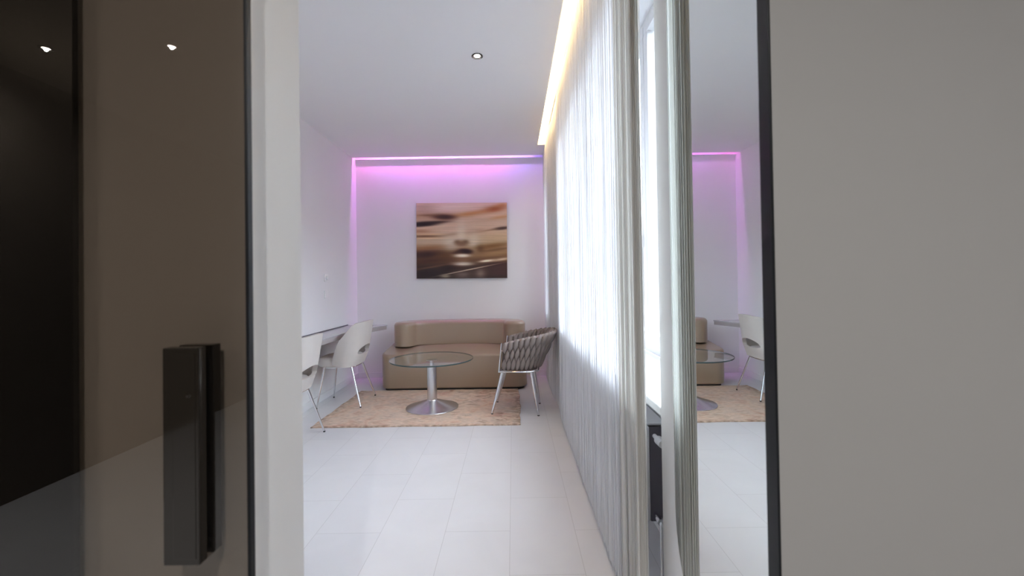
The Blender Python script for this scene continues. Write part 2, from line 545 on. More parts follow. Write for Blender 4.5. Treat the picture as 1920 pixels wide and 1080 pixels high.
window(1, W1[0], W1[1], (2.29, 3.10), 2.345)
window(2, W2[0], W2[1], ())

# ------------------------------------------------------------------ sliding glass door, left of the opening
gd = empty('door_1', (-0.3455, 0.55, 0))
gd['kind'] = 'structure'
# local origin at the leading edge
obj('glass_pane', bx(-1.10, 0.0, 0, 0.010, 0.01, 2.25), M_TINT, gd)
obj('edge_profile', bx(0.0003, 0.0042, 0.0, 0.0105, 0.01, 2.25, bevel=0.0006), M_BLACK, gd)
hx0 = -0.0952                                # handle, outer face 4.6 cm wide
bm = bmesh.new()
box(bm, hx0, hx0 + 0.045, -0.0150, -0.0003, 0.872, 1.143, bevel=0.0012)
box(bm, hx0 + 0.013, hx0 + 0.041, -0.0158, -0.0150, 0.880, 1.136, bevel=0.0004)
hd = obj('door_handle', bm, M_HANDLE, gd)
obj('door_handle', bx(hx0 + 0.001, hx0 + 0.045, 0.0104, 0.0270, 0.872, 1.143, bevel=0.0012), M_HANDLE, gd)
bm = bmesh.new()
bmesh.ops.create_cone(bm, cap_ends=True, segments=20, radius1=0.0016, radius2=0.0016, depth=0.002,
                      matrix=Matrix.Translation((hx0 + 0.033, -0.0166, 1.083)) @ Matrix.Rotation(PI / 2, 4, 'X'))
obj('lock_pin', bm, M_CHROME, hd)

gp = structure('glass_partition', bx(-2.85, -0.588, 0.570, 0.578, 0.0, 2.25), M_DARKG)
structure('trim_1', bx(-2.85, -0.60, 0.580, 0.589, 0.0, 2.25), simple('dark_walnut_panel', (0.045, 0.038, 0.03), 0.5, noise=(6, 0.2)))

# pale door leaf at right with black edge
d2 = empty('door_2', (0.3690, 0.60, 0))
d2['kind'] = 'structure'
obj('door_leaf', bx(0.0, 0.95, 0.0, 0.026, 0.005, 2.25), M_LEAF, d2)
obj('edge_profile', bx(-0.0036, 0.0, -0.0005, 0.0265, 0.005, 2.25, bevel=0.001), M_BLACK, d2)

# ------------------------------------------------------------------ wall mirror with rounded corners
def mirror_outline(inset=0.0, x=0.0):
    y0, y1, z0, z1 = 0.735 + inset, 1.204 - inset, 0.34 + inset, 2.25 - inset
    a, b = 0.17 - inset, 0.26 - inset
    out = []
    for cy_, cz_, a0 in ((y1 - a, z0 + b, -90), (y1 - a, z1 - b, 0), (y0 + a, z1 - b, 90), (y0 + a, z0 + b, 180)):
        for k in range(25):
            t = math.radians(a0 + 90 * k / 24)
            out.append((x, cy_ + a * math.cos(t), cz_ + b * math.sin(t)))
    return out
mr = empty('wall_mirror', (XR, 0.97, 0.30))
tag(mr, 'tall frameless mirror with rounded corners on the white wall pier beside the black door edge', 'mirror')
off = Vector((XR, 0.97, 0.30))
bm = bmesh.new()
loft(bm, [[tuple(Vector(p) - off) for p in mirror_outline(0, XR - 0.0005)], [tuple(Vector(p) - off) for p in mirror_outline(0, XR - 0.004)]])
obj('backing', bm, M_TEDGE, mr)
bm = bmesh.new()
vs = [bm.verts.new(Vector(p) - off) for p in mirror_outline(0.0006, XR - 0.0046)]
vs2 = [bm.verts.new(Vector(p) - off) for p in mirror_outline(0.0006, XR - 0.0042)]
bm.faces.new(vs)
bm.faces.new(vs2[::-1])
for i in range(len(vs)): bm.faces.new((vs[i], vs2[i], vs2[(i + 1) % len(vs)], vs[(i + 1) % len(vs)]))
obj('mirror_glass', bm, M_MIRROR, mr)

# ------------------------------------------------------------------ string curtains
def strings(name, items, mat, label):
    """items: list of (x, y, radius, tone)"""
    verts, faces, tones = [], [], []
    zs = [0.012, 0.5, 1.3, 2.1, ZC + 0.03]
    for (x, y, r, t) in items:
        base = len(verts)
        ph = random.random() * 6.28
        amp = 0.0010
        zj = random.uniform(0, 0.03)
        a0 = random.random() * 6.28
        for k, z in enumerate(zs):
            dx = amp * math.sin(ph + k * 1.7); dy = amp * math.cos(ph * 1.3 + k * 2.1)
            if k == 0: z = z + zj
            for q in range(3):
                a = a0 + q * 2 * PI / 3
                verts.append((x + dx + r * math.cos(a), y + dy + r * math.sin(a), z))
                tones.append(t)
        for k in range(len(zs) - 1):
            for q in range(3):
                q2 = (q + 1) % 3
                faces.append((base + 3 * k + q, base + 3 * k + q2, base + 3 * k + 3 + q2, base + 3 * k + 3 + q))
    me = bpy.data.meshes.new(name)
    me.from_pydata(verts, [], faces)
    at = me.attributes.new('tone', 'FLOAT', 'POINT')
    at.data.foreach_set('value', tones)
    me.materials.append(mat)
    o = bpy.data.objects.new(name, me)
    COL.objects.link(o)
    tag(o, label, 'curtain', kind='stuff')
    return o
items = []
y = 1.64
while y < 5.40:
    grp = 0.5 + 0.5 * math.sin(y * 23.0) * math.sin(y * 7.3)
    items.append((0.402 + random.gauss(0, 0.003) + 0.020 * math.exp(-((y - 4.09) / 0.30) ** 4), y, random.uniform(0.0007, 0.0011), random.uniform(0.93, 1.0)))
    y += random.uniform(0.0012, 0.0034) * (0.9 + 0.2 * grp)
strings('string_curtain', items, M_STRING, 'long white string curtain hanging in front of the bright windows')
items = []
for k in range(430):
    y = 1.262 + (k / 430) * 0.35 + random.gauss(0, 0.002)
    x = 0.393 + 0.005 * math.sin(y * 60) - 0.036 * math.exp(-abs(y - 1.262) / 0.022) + random.gauss(0, 0.003)
    items.append((x, y, random.uniform(0.0009, 0.0014), random.uniform(0.93, 1.0)))
for k in range(110):
    y = 1.262 + random.random() * 0.03
    items.append((0.393 - 0.036 * math.exp(-(y - 1.262) / 0.022) + random.gauss(0, 0.003), y, random.uniform(0.0009, 0.0013), random.uniform(0.93, 1.0)))
strings('gathered_string_curtain', items, M_STRINGB, 'dense gathered ecru bundle of strings at the near end of the curtain beside the mirror')

bm = bmesh.new()
tube(bm, [(0.402, 0.9, ZC + 0.035), (0.402, 5.0, ZC + 0.035)], 0.008)
cr = obj('curtain_rail', bm, M_TRIM, None, smooth=40)
tag(cr, 'white curtain rail inside the ceiling slot above the string curtain', 'curtain rail')

# ------------------------------------------------------------------ led strips
led = obj('led_strip', bx(-1.095, 1.095, -0.012, 0.012, -0.003, 0.003), M_LEDP)
led.location = (-0.875, 5.450, ZC + 0.195)
tag(led, 'pink and violet light strip glowing in the ceiling slot along the back wall', 'led strip')
led2 = obj('led_strip.001', bx(-0.018, 0.018, -2.1, 2.1, -0.004, 0.004), M_LEDW)
led2.location = (0.350, 2.90, ZC + 0.075)
tag(led2, 'warm yellow light strip glowing in the ceiling slot above the curtain', 'led strip')

# ------------------------------------------------------------------ downlights
def downlight(name, x, y, z, r, label, power, col=(1, 0.972, 0.945), spot=172, bulb=None, group=None):
    t = empty(name, (x, y, z))
    tag(t, label, 'ceiling light', group=group)
    bm = bmesh.new()
    lathe(bm, [(r * 0.80, -0.001), (r * 0.84, -0.006), (r, -0.005), (r, -0.0005), (r * 0.8, -0.0005)], 36)
    obj('ring', bm, M_DLRING, t, smooth=40)
    bm = bmesh.new()
    lathe(bm, [(r * 0.80, -0.0015), (r * 0.62, -0.0012), (r * 0.48, -0.0010)], 36)
    obj('reflector', bm, M_REFL, t, smooth=40)
    bm = bmesh.new()
    lathe(bm, [(0.0, -0.0035), (r * 0.3, -0.003), (r * 0.56, -0.0014)], 36)
    obj('lamp', bm, bulb or M_BULB, t, smooth=60)
    l = bpy.data.lights.new('downlight_beam', 'SPOT')
    l.energy = power; l.color = col; l.spot_size = math.radians(spot); l.spot_blend = 0.8
    l.shadow_soft_size = r * 0.25
    lo = bpy.data.objects.new('downlight_beam', l)
    lo.parent = t
    lo.location = (0, 0, -0.008)
    COL.objects.link(lo)
    return t
downlight('downlight', -0.232, 3.02, ZC, 0.040, 'small round recessed spotlight in the white room ceiling', 10)
HP = 55
downlight('downlight', -2.47, -1.16, HZ, 0.032, 'left of the two small spotlights seen mirrored in the dark glass door', HP)
downlight('downlight', -1.80, -1.16, HZ, 0.032, 'right of the two small spotlights seen mirrored in the dark glass door', HP)
downlight('downlight', 0.10, -0.95, HZ, 0.032, 'unseen hall spotlight added above the viewer to light the open doorway', HP * 2.1)  # added lamp out of view, brightens door leaf, jamb and curtain end

# ------------------------------------------------------------------ radiator under the sill
rd = empty('radiator', (0.575, 2.36, 0.24))
tag(rd, 'white panel radiator below the window sill, seen in the gap between curtain and mirror', 'radiator')
bm = bmesh.new()
box(bm, -0.045, -0.030, -0.62, 0.95, 0.0, 0.38, bevel=0.004)
box(bm, 0.030, 0.045, -0.62, 0.95, 0.0, 0.38, bevel=0.004)
yy = -0.58
while yy < 0.93:
    box(bm, -0.050, -0.045, yy, yy + 0.022, 0.02, 0.36, bevel=0.002)
    yy += 0.04
obj('panel', bm, M_RADI, rd)
obj('shaded_side_cover', bx(-0.029, 0.029, -0.62, -0.612, 0.0, 0.38), M_DESKD, rd)  # end of the white radiator coloured dark to stand for its shade
obj('grille', bx(-0.045, 0.045, -0.60, 0.93, 0.381, 0.388), M_RADI, rd)
bm = bmesh.new(); tube(bm, [(-0.01, -0.62, 0.345), (-0.01, -0.67, 0.345)], 0.009); tube(bm, [(-0.01, -0.665, 0.345), (-0.01, -0.715, 0.345)], [0.017, 0.015], 16)
obj('valve', bm, M_PLATE, rd, smooth=40)
bm = bmesh.new(); tube(bm, [(-0.01, -0.62, 0.03), (-0.01, -0.68, 0.03), (-0.01, -0.69, 0.02), (-0.01, -0.69, -0.238)], 0.008)
tube(bm, [(-0.01, -0.655, 0.03), (-0.01, -0.685, 0.03)], 0.014, 12)
obj('pipe', bm, M_CHROME, rd, smooth=40)
obj('wall_bracket', bx(0.046, 0.109, 0.0, 0.03, 0.1, 0.3), M_RADI, rd)

# ------------------------------------------------------------------ painting (sepia streaked face)
def painting():
    PW, PH = 1.172, 0.978
    nx, nz = 260, 216
    U = np.linspace(0, 1, nx); V = np.linspace(0, 1, nz)      # V downwards
    px = 75 + U * 1142; py = 68 + V * 952
    X, Y = np.meshgrid(px, py)
    S = lambda c: np.array(c) / 255.0
    img = np.zeros((nz, nx, 3))
    rows = [(68, (190, 165, 160)), (150, (185, 160, 150)), (230, (165, 135, 112)), (300, (178, 155, 140)), (400, (182, 158, 142)),
            (480, (178, 155, 135)), (560, (172, 152, 135)), (640, (150, 122, 98)), (720, (120, 90, 66)), (800, (100, 72, 52)),
            (860, (72, 50, 40)), (940, (62, 46, 42)), (1020, (52, 40, 38))]
    ys = [r[0] for r in rows]
    for c in range(3):
        img[:, :, c] = np.interp(Y, ys, [r[1][c] / 255 for r in rows])
    def blob(cx, cy, rx, ry, ang, col, al, p=1.0):
        a = math.radians(ang)
        dx, dy = X - cx, Y - cy
        rx, ry = rx * 1.15, ry * 1.22
        u = (dx * math.cos(a) - dy * math.sin(a)) / rx
        v = (dx * math.sin(a) + dy * math.cos(a)) / ry
        w = np.exp(-((u * u + v * v) ** p)) * al
        for c in range(3):
            img[:, :, c] = img[:, :, c] * (1 - w) + col[c] / 255 * w
    # streaks
    blob(200, 150, 150, 60, 0, (150, 122, 112), .6)
    blob(520, 120, 260, 50, 4, (195, 178, 175), .7)
    blob(1060, 150, 120, 34, 8, (128, 62, 30), .85)
    blob(1150, 105, 70, 22, 8, (160, 105, 70), .7)
    blob(760, 205, 240, 22, 8, (165, 115, 70), .75)
    blob(420, 245, 140, 30, -2, (58, 32, 26), .95, 1.4)
    blob(230, 222, 120, 12, 0, (110, 80, 62), .7)
    blob(160, 265, 120, 20, 0, (165, 138, 122), .7)
    blob(150, 335, 190, 27, 3, (34, 20, 22), 1.0, 1.6)
    blob(330, 310, 150, 13, 3, (48, 28, 26), .9)
    blob(260, 372, 260, 10, 4, (190, 165, 148), .8)
    blob(130, 425, 120, 22, 0, (150, 105, 82), .6)
    blob(260, 462, 200, 4, 0, (220, 190, 150), .8)
    blob(170, 488, 190, 14, 0, (108, 76, 54), .85)
    blob(240, 512, 180, 5, 0, (205, 180, 150), .8)
    blob(520, 465, 130, 14, 6, (140, 108, 84), .6)
    blob(1000, 230, 260, 30, 7, (190, 168, 155), .6)
    blob(1130, 255, 110, 16, 8, (176, 128, 92), .6)
    blob(930, 300, 300, 14, 4, (165, 140, 122), .5)
    blob(1160, 392, 90, 16, 6, (48, 30, 26), .95, 1.3)
    blob(1030, 410, 130, 8, 8, (120, 88, 68), .6)
    # face: bridge, cheeks, nose, mouth
    blob(640, 420, 50, 130, 0, (186, 172, 160), .6)
    blob(820, 430, 110, 28, 6, (152, 116, 98), .6)
    blob(500, 590, 90, 90, 0, (190, 182, 175), .7)
    blob(800, 560, 70, 100, 0, (192, 182, 172), .7)
    blob(640, 470, 60, 60, 0, (196, 184, 170), .5)
    blob(642, 572, 82, 36, 0, (118, 90, 70), .95, 1.8)
    blob(690, 555, 34, 12, 0, (84, 60, 46), .5)
    blob(590, 555, 30, 12, 0, (92, 68, 52), .45)
    blob(642, 520, 40, 28, 0, (186, 170, 158), .6)
    blob(1080, 520, 200, 60, 6, (170, 145, 118), .6)
    blob(1040, 615, 230, 30, 7, (112, 78, 44), .85)
    blob(1100, 660, 170, 14, 7, (90, 60, 34), .6)
    blob(880, 650, 45, 40, 0, (95, 65, 38), .7)
    blob(1030, 715, 220, 26, 6, (150, 120, 88), .7)
    blob(200, 640, 220, 24, 5, (135, 95, 65), .7)
    blob(180, 720, 260, 45, 3, (58, 34, 28), .95, 1.3)
    blob(420, 740, 110, 50, 4, (100, 68, 36), .75)
    blob(230, 800, 250, 30, 4, (70, 42, 30), .8)
    blob(640, 690, 118, 26, 0, (112, 84, 64), .9, 1.5)
    blob(690, 680, 80, 27, -4, (44, 22, 20), 1.0, 1.6)
    blob(610, 690, 60, 16, 8, (72, 46, 38), .8, 1.4)
    blob(560, 700, 60, 9, 0, (80, 52, 44), .6)
    blob(650, 735, 90, 20, 0, (214, 204, 196), .95, 1.4)
    blob(655, 785, 85, 20, 0, (128, 98, 78), .8, 1.3)
    blob(655, 838, 125, 22, 0, (200, 190, 182), .9, 1.3)
    blob(240, 880, 240, 9, 9, (132, 98, 78), .7)
    blob(480, 900, 90, 40, 0, (48, 30, 26), .8)
    blob(960, 802, 90, 14, 6, (225, 212, 200), .95, 1.3)
    blob(1150, 785, 110, 15, 8, (205, 185, 168), .85)
    blob(1080, 850, 200, 22, 6, (60, 36, 32), .9)
    blob(1120, 940, 180, 60, 5, (72, 44, 42), .8)
    blob(690, 920, 330, 5, 11, (225, 205, 188), .9, 1.2)
    blob(430, 990, 60, 20, 0, (170, 158, 142), .85, 1.4)
    blob(660, 975, 110, 40, 0, (120, 104, 100), .8)
    blob(880, 960, 60, 55, 0, (140, 122, 114), .75)
    blob(760, 990, 40, 40, 0, (75, 58, 54), .6)
    blob(200, 970, 170, 60, 2, (40, 28, 32), .8)
    # motion streak grain: noise strongly stretched along the streaks
    base = rng.normal(0, 1, (nz, nx + 200))
    k = np.ones(90) / 90
    st = np.array([np.convolve(r, k, 'same') for r in base])[:, 100:100 + nx]
    st = (st - st.mean()) / st.std()
    img *= (1 + 0.022 * st[:, :, None])
    img = np.clip(img, 0.01, 1)
    lin = np.where(img <= 0.04045, img / 12.92, ((img + 0.055) / 1.055) ** 2.4)
    lin = lin * 1.7 * np.array([0.93, 0.99, 0.90])
    lin = lin ** 1.22
    lin = np.clip(lin, 0, 0.95)
    verts = []
    for j in range(nz):
        for i in range(nx):
            verts.append((-PW / 2 + PW * U[i], 0.0, PH * (1 - V[j])))
    faces = []
    for j in range(nz - 1):
        for i in range(nx - 1):
            a = j * nx + i
            faces.append((a, a + nx, a + nx + 1, a + 1))
    me = bpy.data.meshes.new('picture')
    me.from_pydata(verts, [], faces)
    ca = me.color_attributes.new('paint', 'FLOAT_COLOR', 'POINT')
    arr = np.ones((nz * nx, 4)); arr[:, :3] = lin.reshape(-1, 3)
    ca.data.foreach_set('color', arr.ravel())
    m, nt, p = new_mat('printed_sepia_canvas')
    at = nt.nodes.new('ShaderNodeAttribute'); at.attribute_name = 'paint'
    nt.links.new(at.outputs['Color'], p.inputs['Base Color'])
    p.inputs['Roughness'].default_value = 0.6
    me.materials.append(m)
    t = empty('painting', (-0.661, YB - 0.032, 1.272))
    tag(t, 'large sepia canvas of a blurred streaked face hung on the back wall above the sofa', 'painting')
    t.rotation_euler = (0, math.radians(0.45), 0)
    pic = bpy.data.objects.new('picture', me); COL.objects.link(pic); pic.parent = t
    obj('canvas_frame', bx(-PW / 2, PW / 2, 0.0006, 0.030, 0.0, PH, bevel=0.002), simple('brown_canvas_side', (0.16, 0.10, 0.08), 0.8, noise=(9, 0.2)), t)
painting()

# ------------------------------------------------------------------ wall plates
def plate(name, y, z, label, cat, dial):
    t = empty(name, (XL, y, z))
    tag(t, label, cat)
    obj('plate', bx(0.0004, 0.010, -0.041, 0.041, -0.041, 0.041, bevel=0.003), M_PLATE, t)
    if dial:
        bm = bmesh.new(); lathe(bm, [(0, 0.026), (0.020, 0.026), (0.022, 0.022), (0.023, 0.0102)], 24)
        bmesh.ops.rotate(bm, verts=bm.verts, matrix=Matrix.Rotation(PI / 2, 3, 'Y'))
        obj('dial', bm, M_PLATE, t, smooth=40)
    else:
        obj('rocker', bx(0.0102, 0.014, -0.028, 0.028, -0.028, 0.028, bevel=0.002), M_PLATE, t)
plate('thermostat', 4.62, 1.29, 'small round-dialled thermostat on the left wall, above the light switch', 'thermostat', True)
plate('light_switch', 4.62, 1.11, 'small square white light switch on the left wall above the desk', 'light switch', False)

# ------------------------------------------------------------------ desk along the left wall
dk = empty('desk', (XL, 4.0, 0))
tag(dk, 'long pale wall-mounted desk along the left wall behind the cream chairs', 'desk')
def desk_outline(z, ins=0.0, far=5.215, near=2.4):
    return [(XL + 0.002 - XL, near - 4.0 + ins, z), (-1.86 - XL - ins, near - 4.0 + ins, z), (-1.762 - XL - ins, 3.92 - 4.0, z), (-1.742 - XL - ins, 4.66 - 4.0, z), (-1.545 - XL - ins, far - 4.0 - ins, z), (XL + 0.002 - XL, far - 4.0 - ins, z)]
bm = bmesh.new(); loft(bm, [desk_outline(0.700, 0.0), desk_outline(0.714, 0.0), desk_outline(0.716, 0.002)])
obj('desktop', bm, M_DESK, dk)
bm = bmesh.new(); loft(bm, [desk_outline(0.660, 0.006), desk_outline(0.6995, 0.006)])
obj('apron', bm, M_DESKE, dk)
obj('wall_seal', bx(0.001, 0.010, 2.4 - 4, 5.21 - 4, 0.7165, 0.726), M_DESKD, dk)
for yy in (4.98, 2.9):
    bm = bmesh.new()
    box(bm, 0.002, 0.26 if yy > 4 else 0.15, yy - 4.02, yy - 3.98, 0.635, 0.659, bevel=0.003)
    box(bm, 0.002, 0.03, yy - 4.02, yy - 3.98, 0.48, 0.634, bevel=0.003)
    obj('bracket', bm, M_DESKD, dk)

# ------------------------------------------------------------------ rug
bm = bmesh.new()
ol = []
X0, X1, Y0, Y1 = -1.738, 0.040, 3.632, 4.838
N = 60
def wob(t, s): return 0.004 * math.sin(t * 17 + s) + 0.002 * math.sin(t * 41 + s * 2)
for i in range(N): ol.append((X0 + (X1 - X0) * i / N, Y0 + wob(i / N, 0)))
for i in range(N): ol.append((X1 + 0.012 * math.sin(PI * i / N) + wob(i / N, 1), Y0 + (Y1 - Y0) * i / N))
for i in range(N): ol.append((X1 + (X0 - X1) * i / N, Y1 + wob(i / N, 2)))
for i in range(N): ol.append((X0 + wob(i / N, 3), Y1 + (Y0 - Y1) * i / N))
rc = Vector(((X0 + X1) / 2, (Y0 + Y1) / 2, 0))
loft(bm, [[(x - rc.x, y - rc.y, 0.0005) for x, y in ol], [(x - rc.x, y - rc.y, 0.008) for x, y in ol],
          [((x - rc.x) * 0.997, (y - rc.y) * 0.996, 0.011) for x, y in ol]])
rug = obj('rug', bm, M_RUG)
rug.location = (rc.x, rc.y, 0)
tag(rug, 'beige and rose distressed area rug with brown worn patches under the round glass table', 'rug')
RZ = 0.0115

# ------------------------------------------------------------------ sofa
sf = empty('sofa', (-0.69, 5.17, 0))
tag(sf, 'taupe leather two seater sofa with curved back against the back wall', 'sofa')
SX, SY = -0.69, 5.17
fn = lambda ins, z: [(x - SX, y - SY, zz) for x, y, zz in rrect(-1.520, 0.142, 4.815, 5.525, 0.13, ins, 12, z)]
bm = bmesh.new(); loft(bm, fillet_layers(fn, 0.028, 0.460, 0.02, 0.030, 7))
for v in bm.verts:                                # the seat cushion falls gently towards the front
    if v.co.z > 0.3: v.co.z -= 0.050 * (0.08 - v.co.y) / 0.43
obj('seat', bm, M_SOFA, sf, smooth=35)
fn2 = lambda ins, z: [(x - SX, y - SY, zz) for x, y, zz in rrect(-1.490, 0.112, 4.845, 5.50, 0.11, ins, 8, z)]
bm = bmesh.new(); loft(bm, [fn2(0, 0.001), fn2(0, 0.0275)])
obj('plinth', bm, M_FOOT, sf)
# back: a thick C-shaped bolster whose ends curl forward
ctr = []
xl_, xr_ = -1.325, 0.012
for k in range(13):
    t = k / 12
    ctr.append((xl_ + 0.40 * (t - 0.30 * math.sin(PI * t) ** 1.2 * (1 - t)), 5.398 - 0.205 * (1 - t) ** 2.0))
L2 = [(xr_ - (x - xl_), y) for x, y in ctr][::-1]
mid = [(ctr[-1][0] + (L2[0][0] - ctr[-1][0]) * t / 6, ctr[-1][1] + 0.006 * math.sin(PI * t / 6)) for t in range(1, 6)]
ctr = ctr + mid + L2
def stroke(w, z):
    n = len(ctr)
    P = [Vector((x, y)) for x, y in ctr]
    T = [(P[min(i + 1, n - 1)] - P[max(i - 1, 0)]).normalized() for i in range(n)]
    Nn = [Vector((-t.y, t.x)) for t in T]
    out = []
    for i in range(n): out.append(P[i] - Nn[i] * w)
    for k in range(1, 8):
        a = -PI / 2 + PI * k / 8
        out.append(P[-1] + T[-1] * (w * math.cos(a)) + Nn[-1] * (w * math.sin(a)))
    for i in range(n - 1, -1, -1): out.append(P[i] + Nn[i] * w)
    for k in range(1, 8):
        a = PI / 2 + PI * k / 8
        out.append(P[0] + T[0] * (w * math.cos(a)) + Nn[0] * (w * math.sin(a)))
    return [(p.x - SX, p.y - SY, z) for p in out]
bm = bmesh.new(); loft(bm, fillet_layers(lambda ins, z: stroke(0.125 - ins, z), 0.4605, 0.750, 0.008, 0.045, 7))
obj('backrest', bm, M_SOFA, sf, smooth=35)

# ------------------------------------------------------------------ round glass table
tb = empty('coffee_table', (-0.803, 4.16, RZ))
tag(tb, 'round glass coffee table on a brushed steel trumpet pedestal in front of the sofa', 'table')
bm = bmesh.new()
prof = [(0, 0.0), (0.250, 0.0), (0.252, 0.003), (0.250, 0.007)]
for k in range(1, 13):
    t = k / 12
    prof.append((0.250 - 0.198 * t, 0.007 + 0.066 * t ** 1.25 + 0.004 * math.sin(PI * t)))
prof += [(0.048, 0.080)]
lathe(bm, prof, 72)
obj('base', bm, M_BRUSHED, tb, smooth=30)
bm = bmesh.new(); lathe(bm, [(0.047, 0.078), (0.047, 0.396), (0.044, 0.400), (0, 0.400)], 48)
obj('column', bm, M_BRUSHED, tb, smooth=30)
bm = bmesh.new(); lathe(bm, [(0.020, 0.400), (0.020, 0.455), (0.055, 0.457), (0.055, 0.4625), (0, 0.4625)], 40)
obj('mounting_disc', bm, M_CHROME, tb, smooth=30)
bm = bmesh.new()
R_ = 0.402
lathe(bm, [(0, 0.463), (R_ - 0.002, 0.463)], 96); lathe(bm, [(R_ - 0.002, 0.475), (0, 0.475)], 96)
for f in bm.faces: f.material_index = 0
k0 = len(bm.faces)
lathe(bm, [(R_ - 0.002, 0.463), (R_, 0.465), (R_, 0.473), (R_ - 0.002, 0.475)], 96)
bm.faces.ensure_lookup_table()
for f in bm.faces[k0:]: f.material_index = 1
bmesh.ops.remove_doubles(bm, verts=bm.verts, dist=0.0002)
bmesh.ops.recalc_face_normals(bm, faces=bm.faces)
obj('glass_top', bm, None, tb, mats=[M_TGLASS, M_TEDGE])

# ------------------------------------------------------------------ cream dining chairs (facing -x in local space)
def chair_shell_mesh():
    # local: x back = +0.225 (rear), y width 0.48
    ns, nt_ = 56, 30
    T = 0.034
    def surf(s, t, off):
        th = s * math.radians(112)
        a_y = 0.245
        top = 0.835 - 0.012 * (abs(s) / 0.38) ** 2 if abs(s) < 0.38 else None
        if top is None:
            q = (abs(s) - 0.38) / 0.62
            top = 0.823 - 0.383 * (q ** 2.6)
        bot = 0.395 + 0.045 * max(0, (abs(s) - 0.6) / 0.4) ** 2
        z = bot + (top - bot) * t
        h = (z - 0.40) / 0.43
        ca, sa = math.cos(th), math.sin(th)
        px_ = math.copysign(abs(ca) ** 0.75, ca) ; py_ = math.copysign(abs(sa) ** 0.8, sa)
        xx = 0.015 + (0.165 - off) * px_ + 0.092 * max(0, h) * (0.45 + 0.55 * max(0, ca)) - 0.03 * (1 - min(1, max(0, h * 4)))* max(0, ca)
        yy_ = (a_y - off - 0.03 * max(0, h) ** 2) * py_
        return Vector((xx, yy_, z))
    bm = bmesh.new()
    outer = [[bm.verts.new(surf(-1 + 2 * i / ns, j / nt_, 0)) for i in range(ns + 1)] for j in range(nt_ + 1)]
    inner = [[bm.verts.new(surf(-1 + 2 * i / ns, j / nt_, T)) for i in range(ns + 1)] for j in range(nt_ + 1)]
    for j in range(nt_):
        for i in range(ns):
            bm.faces.new((outer[j][i], outer[j][i + 1], outer[j + 1][i + 1], outer[j + 1][i]))
            bm.faces.new((inner[j][i + 1], inner[j][i], inner[j + 1][i], inner[j + 1][i + 1]))
    for i in range(ns):
        bm.faces.new((outer[0][i + 1], outer[0][i], inner[0][i], inner[0][i + 1]))
        bm.faces.new((outer[nt_][i], outer[nt_][i + 1], inner[nt_][i + 1], inner[nt_][i]))
    for j in range(nt_):
        bm.faces.new((outer[j][0], outer[j + 1][0], inner[j + 1][0], inner[j][0]))
        bm.faces.new((outer[j + 1][ns], outer[j][ns], inner[j][ns], inner[j + 1][ns]))
    bmesh.ops.recalc_face_normals(bm, faces=bm.faces)
    me = bpy.data.meshes.new('tmp'); bm.to_mesh(me); bm.free()
    a = bpy.data.objects.new('tmp_shell', me); COL.objects.link(a)
    # oval opening cut through the lower back
    bm = bmesh.new()
    lay = []
    for x in (0.05, 0.5):
        lay.append([(x, 0.165 * math.cos(t) , 0.520 + (0.070 if math.sin(t) > 0 else 0.020) * abs(math.sin(t)) ** 0.9 * (1 if math.sin(t) > 0 else -1))
                    for t in [2 * PI * k / 40 for k in range(40)]])
    loft(bm, lay)
    bmesh.ops.recalc_face_normals(bm, faces=bm.faces)
    me2 = bpy.data.meshes.new('tmp2'); bm.to_mesh(me2); bm.free()
    c = bpy.data.objects.new('tmp_cut', me2); COL.objects.link(c)
    md = a.modifiers.new('b', 'BOOLEAN'); md.operation = 'DIFFERENCE'; md.object = c; md.solver = 'EXACT'
    bpy.context.view_layer.update()
    dg = bpy.context.evaluated_depsgraph_get()
    res = bpy.data.meshes.new_from_object(a.evaluated_get(dg))
    bpy.data.objects.remove(a); bpy.data.objects.remove(c)
    res.materials.clear()
    res.materials.append(M_CREAM)
    for p in res.polygons: p.use_smooth = True
    res.set_sharp_from_angle(angle=math.radians(50))
    res.name = 'backrest'
    return res

def make_cream_chair():
    t = empty('dining_chair')
    t['category'] = 'chair'
    b = bpy.data.objects.new('backrest', chair_shell_mesh()); COL.objects.link(b); b.parent = t
    bv = b.modifiers.new('round', 'BEVEL'); bv.width = 0.008; bv.segments = 3; bv.limit_method = 'ANGLE'; bv.angle_limit = math.radians(50)
    f = lambda ins, z: rrect(-0.250, 0.150, -0.213, 0.213, 0.15, ins, 12, z)
    bm = bmesh.new()
    L = fillet_layers(f, 0.398, 0.492, 0.025, 0.038, 6)
    L += [f(0.09, 0.497), f(0.14, 0.498)]
    loft(bm, L)
    obj('seat', bm, M_CREAM, t, smooth=50)
    bm = bmesh.new()
    pts = rrect(-0.185, 0.13, -0.15, 0.15, 0.05, 0, 5, 0.388) 
    tube(bm, pts + [pts[0], ], 0.008, 8)
    obj('seat_frame', bm, M_CHROME, t, smooth=40)
    for sx in (-1, 1):
        for sy in (-1, 1):
            top = (-0.165 if sx < 0 else 0.10, 0.145 * sy, 0.392)
            bot = (-0.235 if sx < 0 else 0.205, (0.205 if sx < 0 else 0.222) * sy, 0.008)
            bm = bmesh.new()
            tube(bm, [top, bot], [0.0115, 0.0075], 12)
            lg = obj('leg', bm, M_CHROME, t, smooth=40)
            bm = bmesh.new()
            d = (Vector(bot) - Vector(top)).normalized()
            tube(bm, [Vector(bot) - d * 0.003, (bot[0], bot[1], 0.0)], [0.0085, 0.0085], 12)
            obj('rubber_foot', bm, M_FOOT, lg, smooth=40)
    return t

def copy_tree(o, parent=None):
    c = o.copy(); COL.objects.link(c)
    if parent is not None:
        c.parent = parent
    for ch in list(o.children):
        copy_tree(ch, c)
    return c

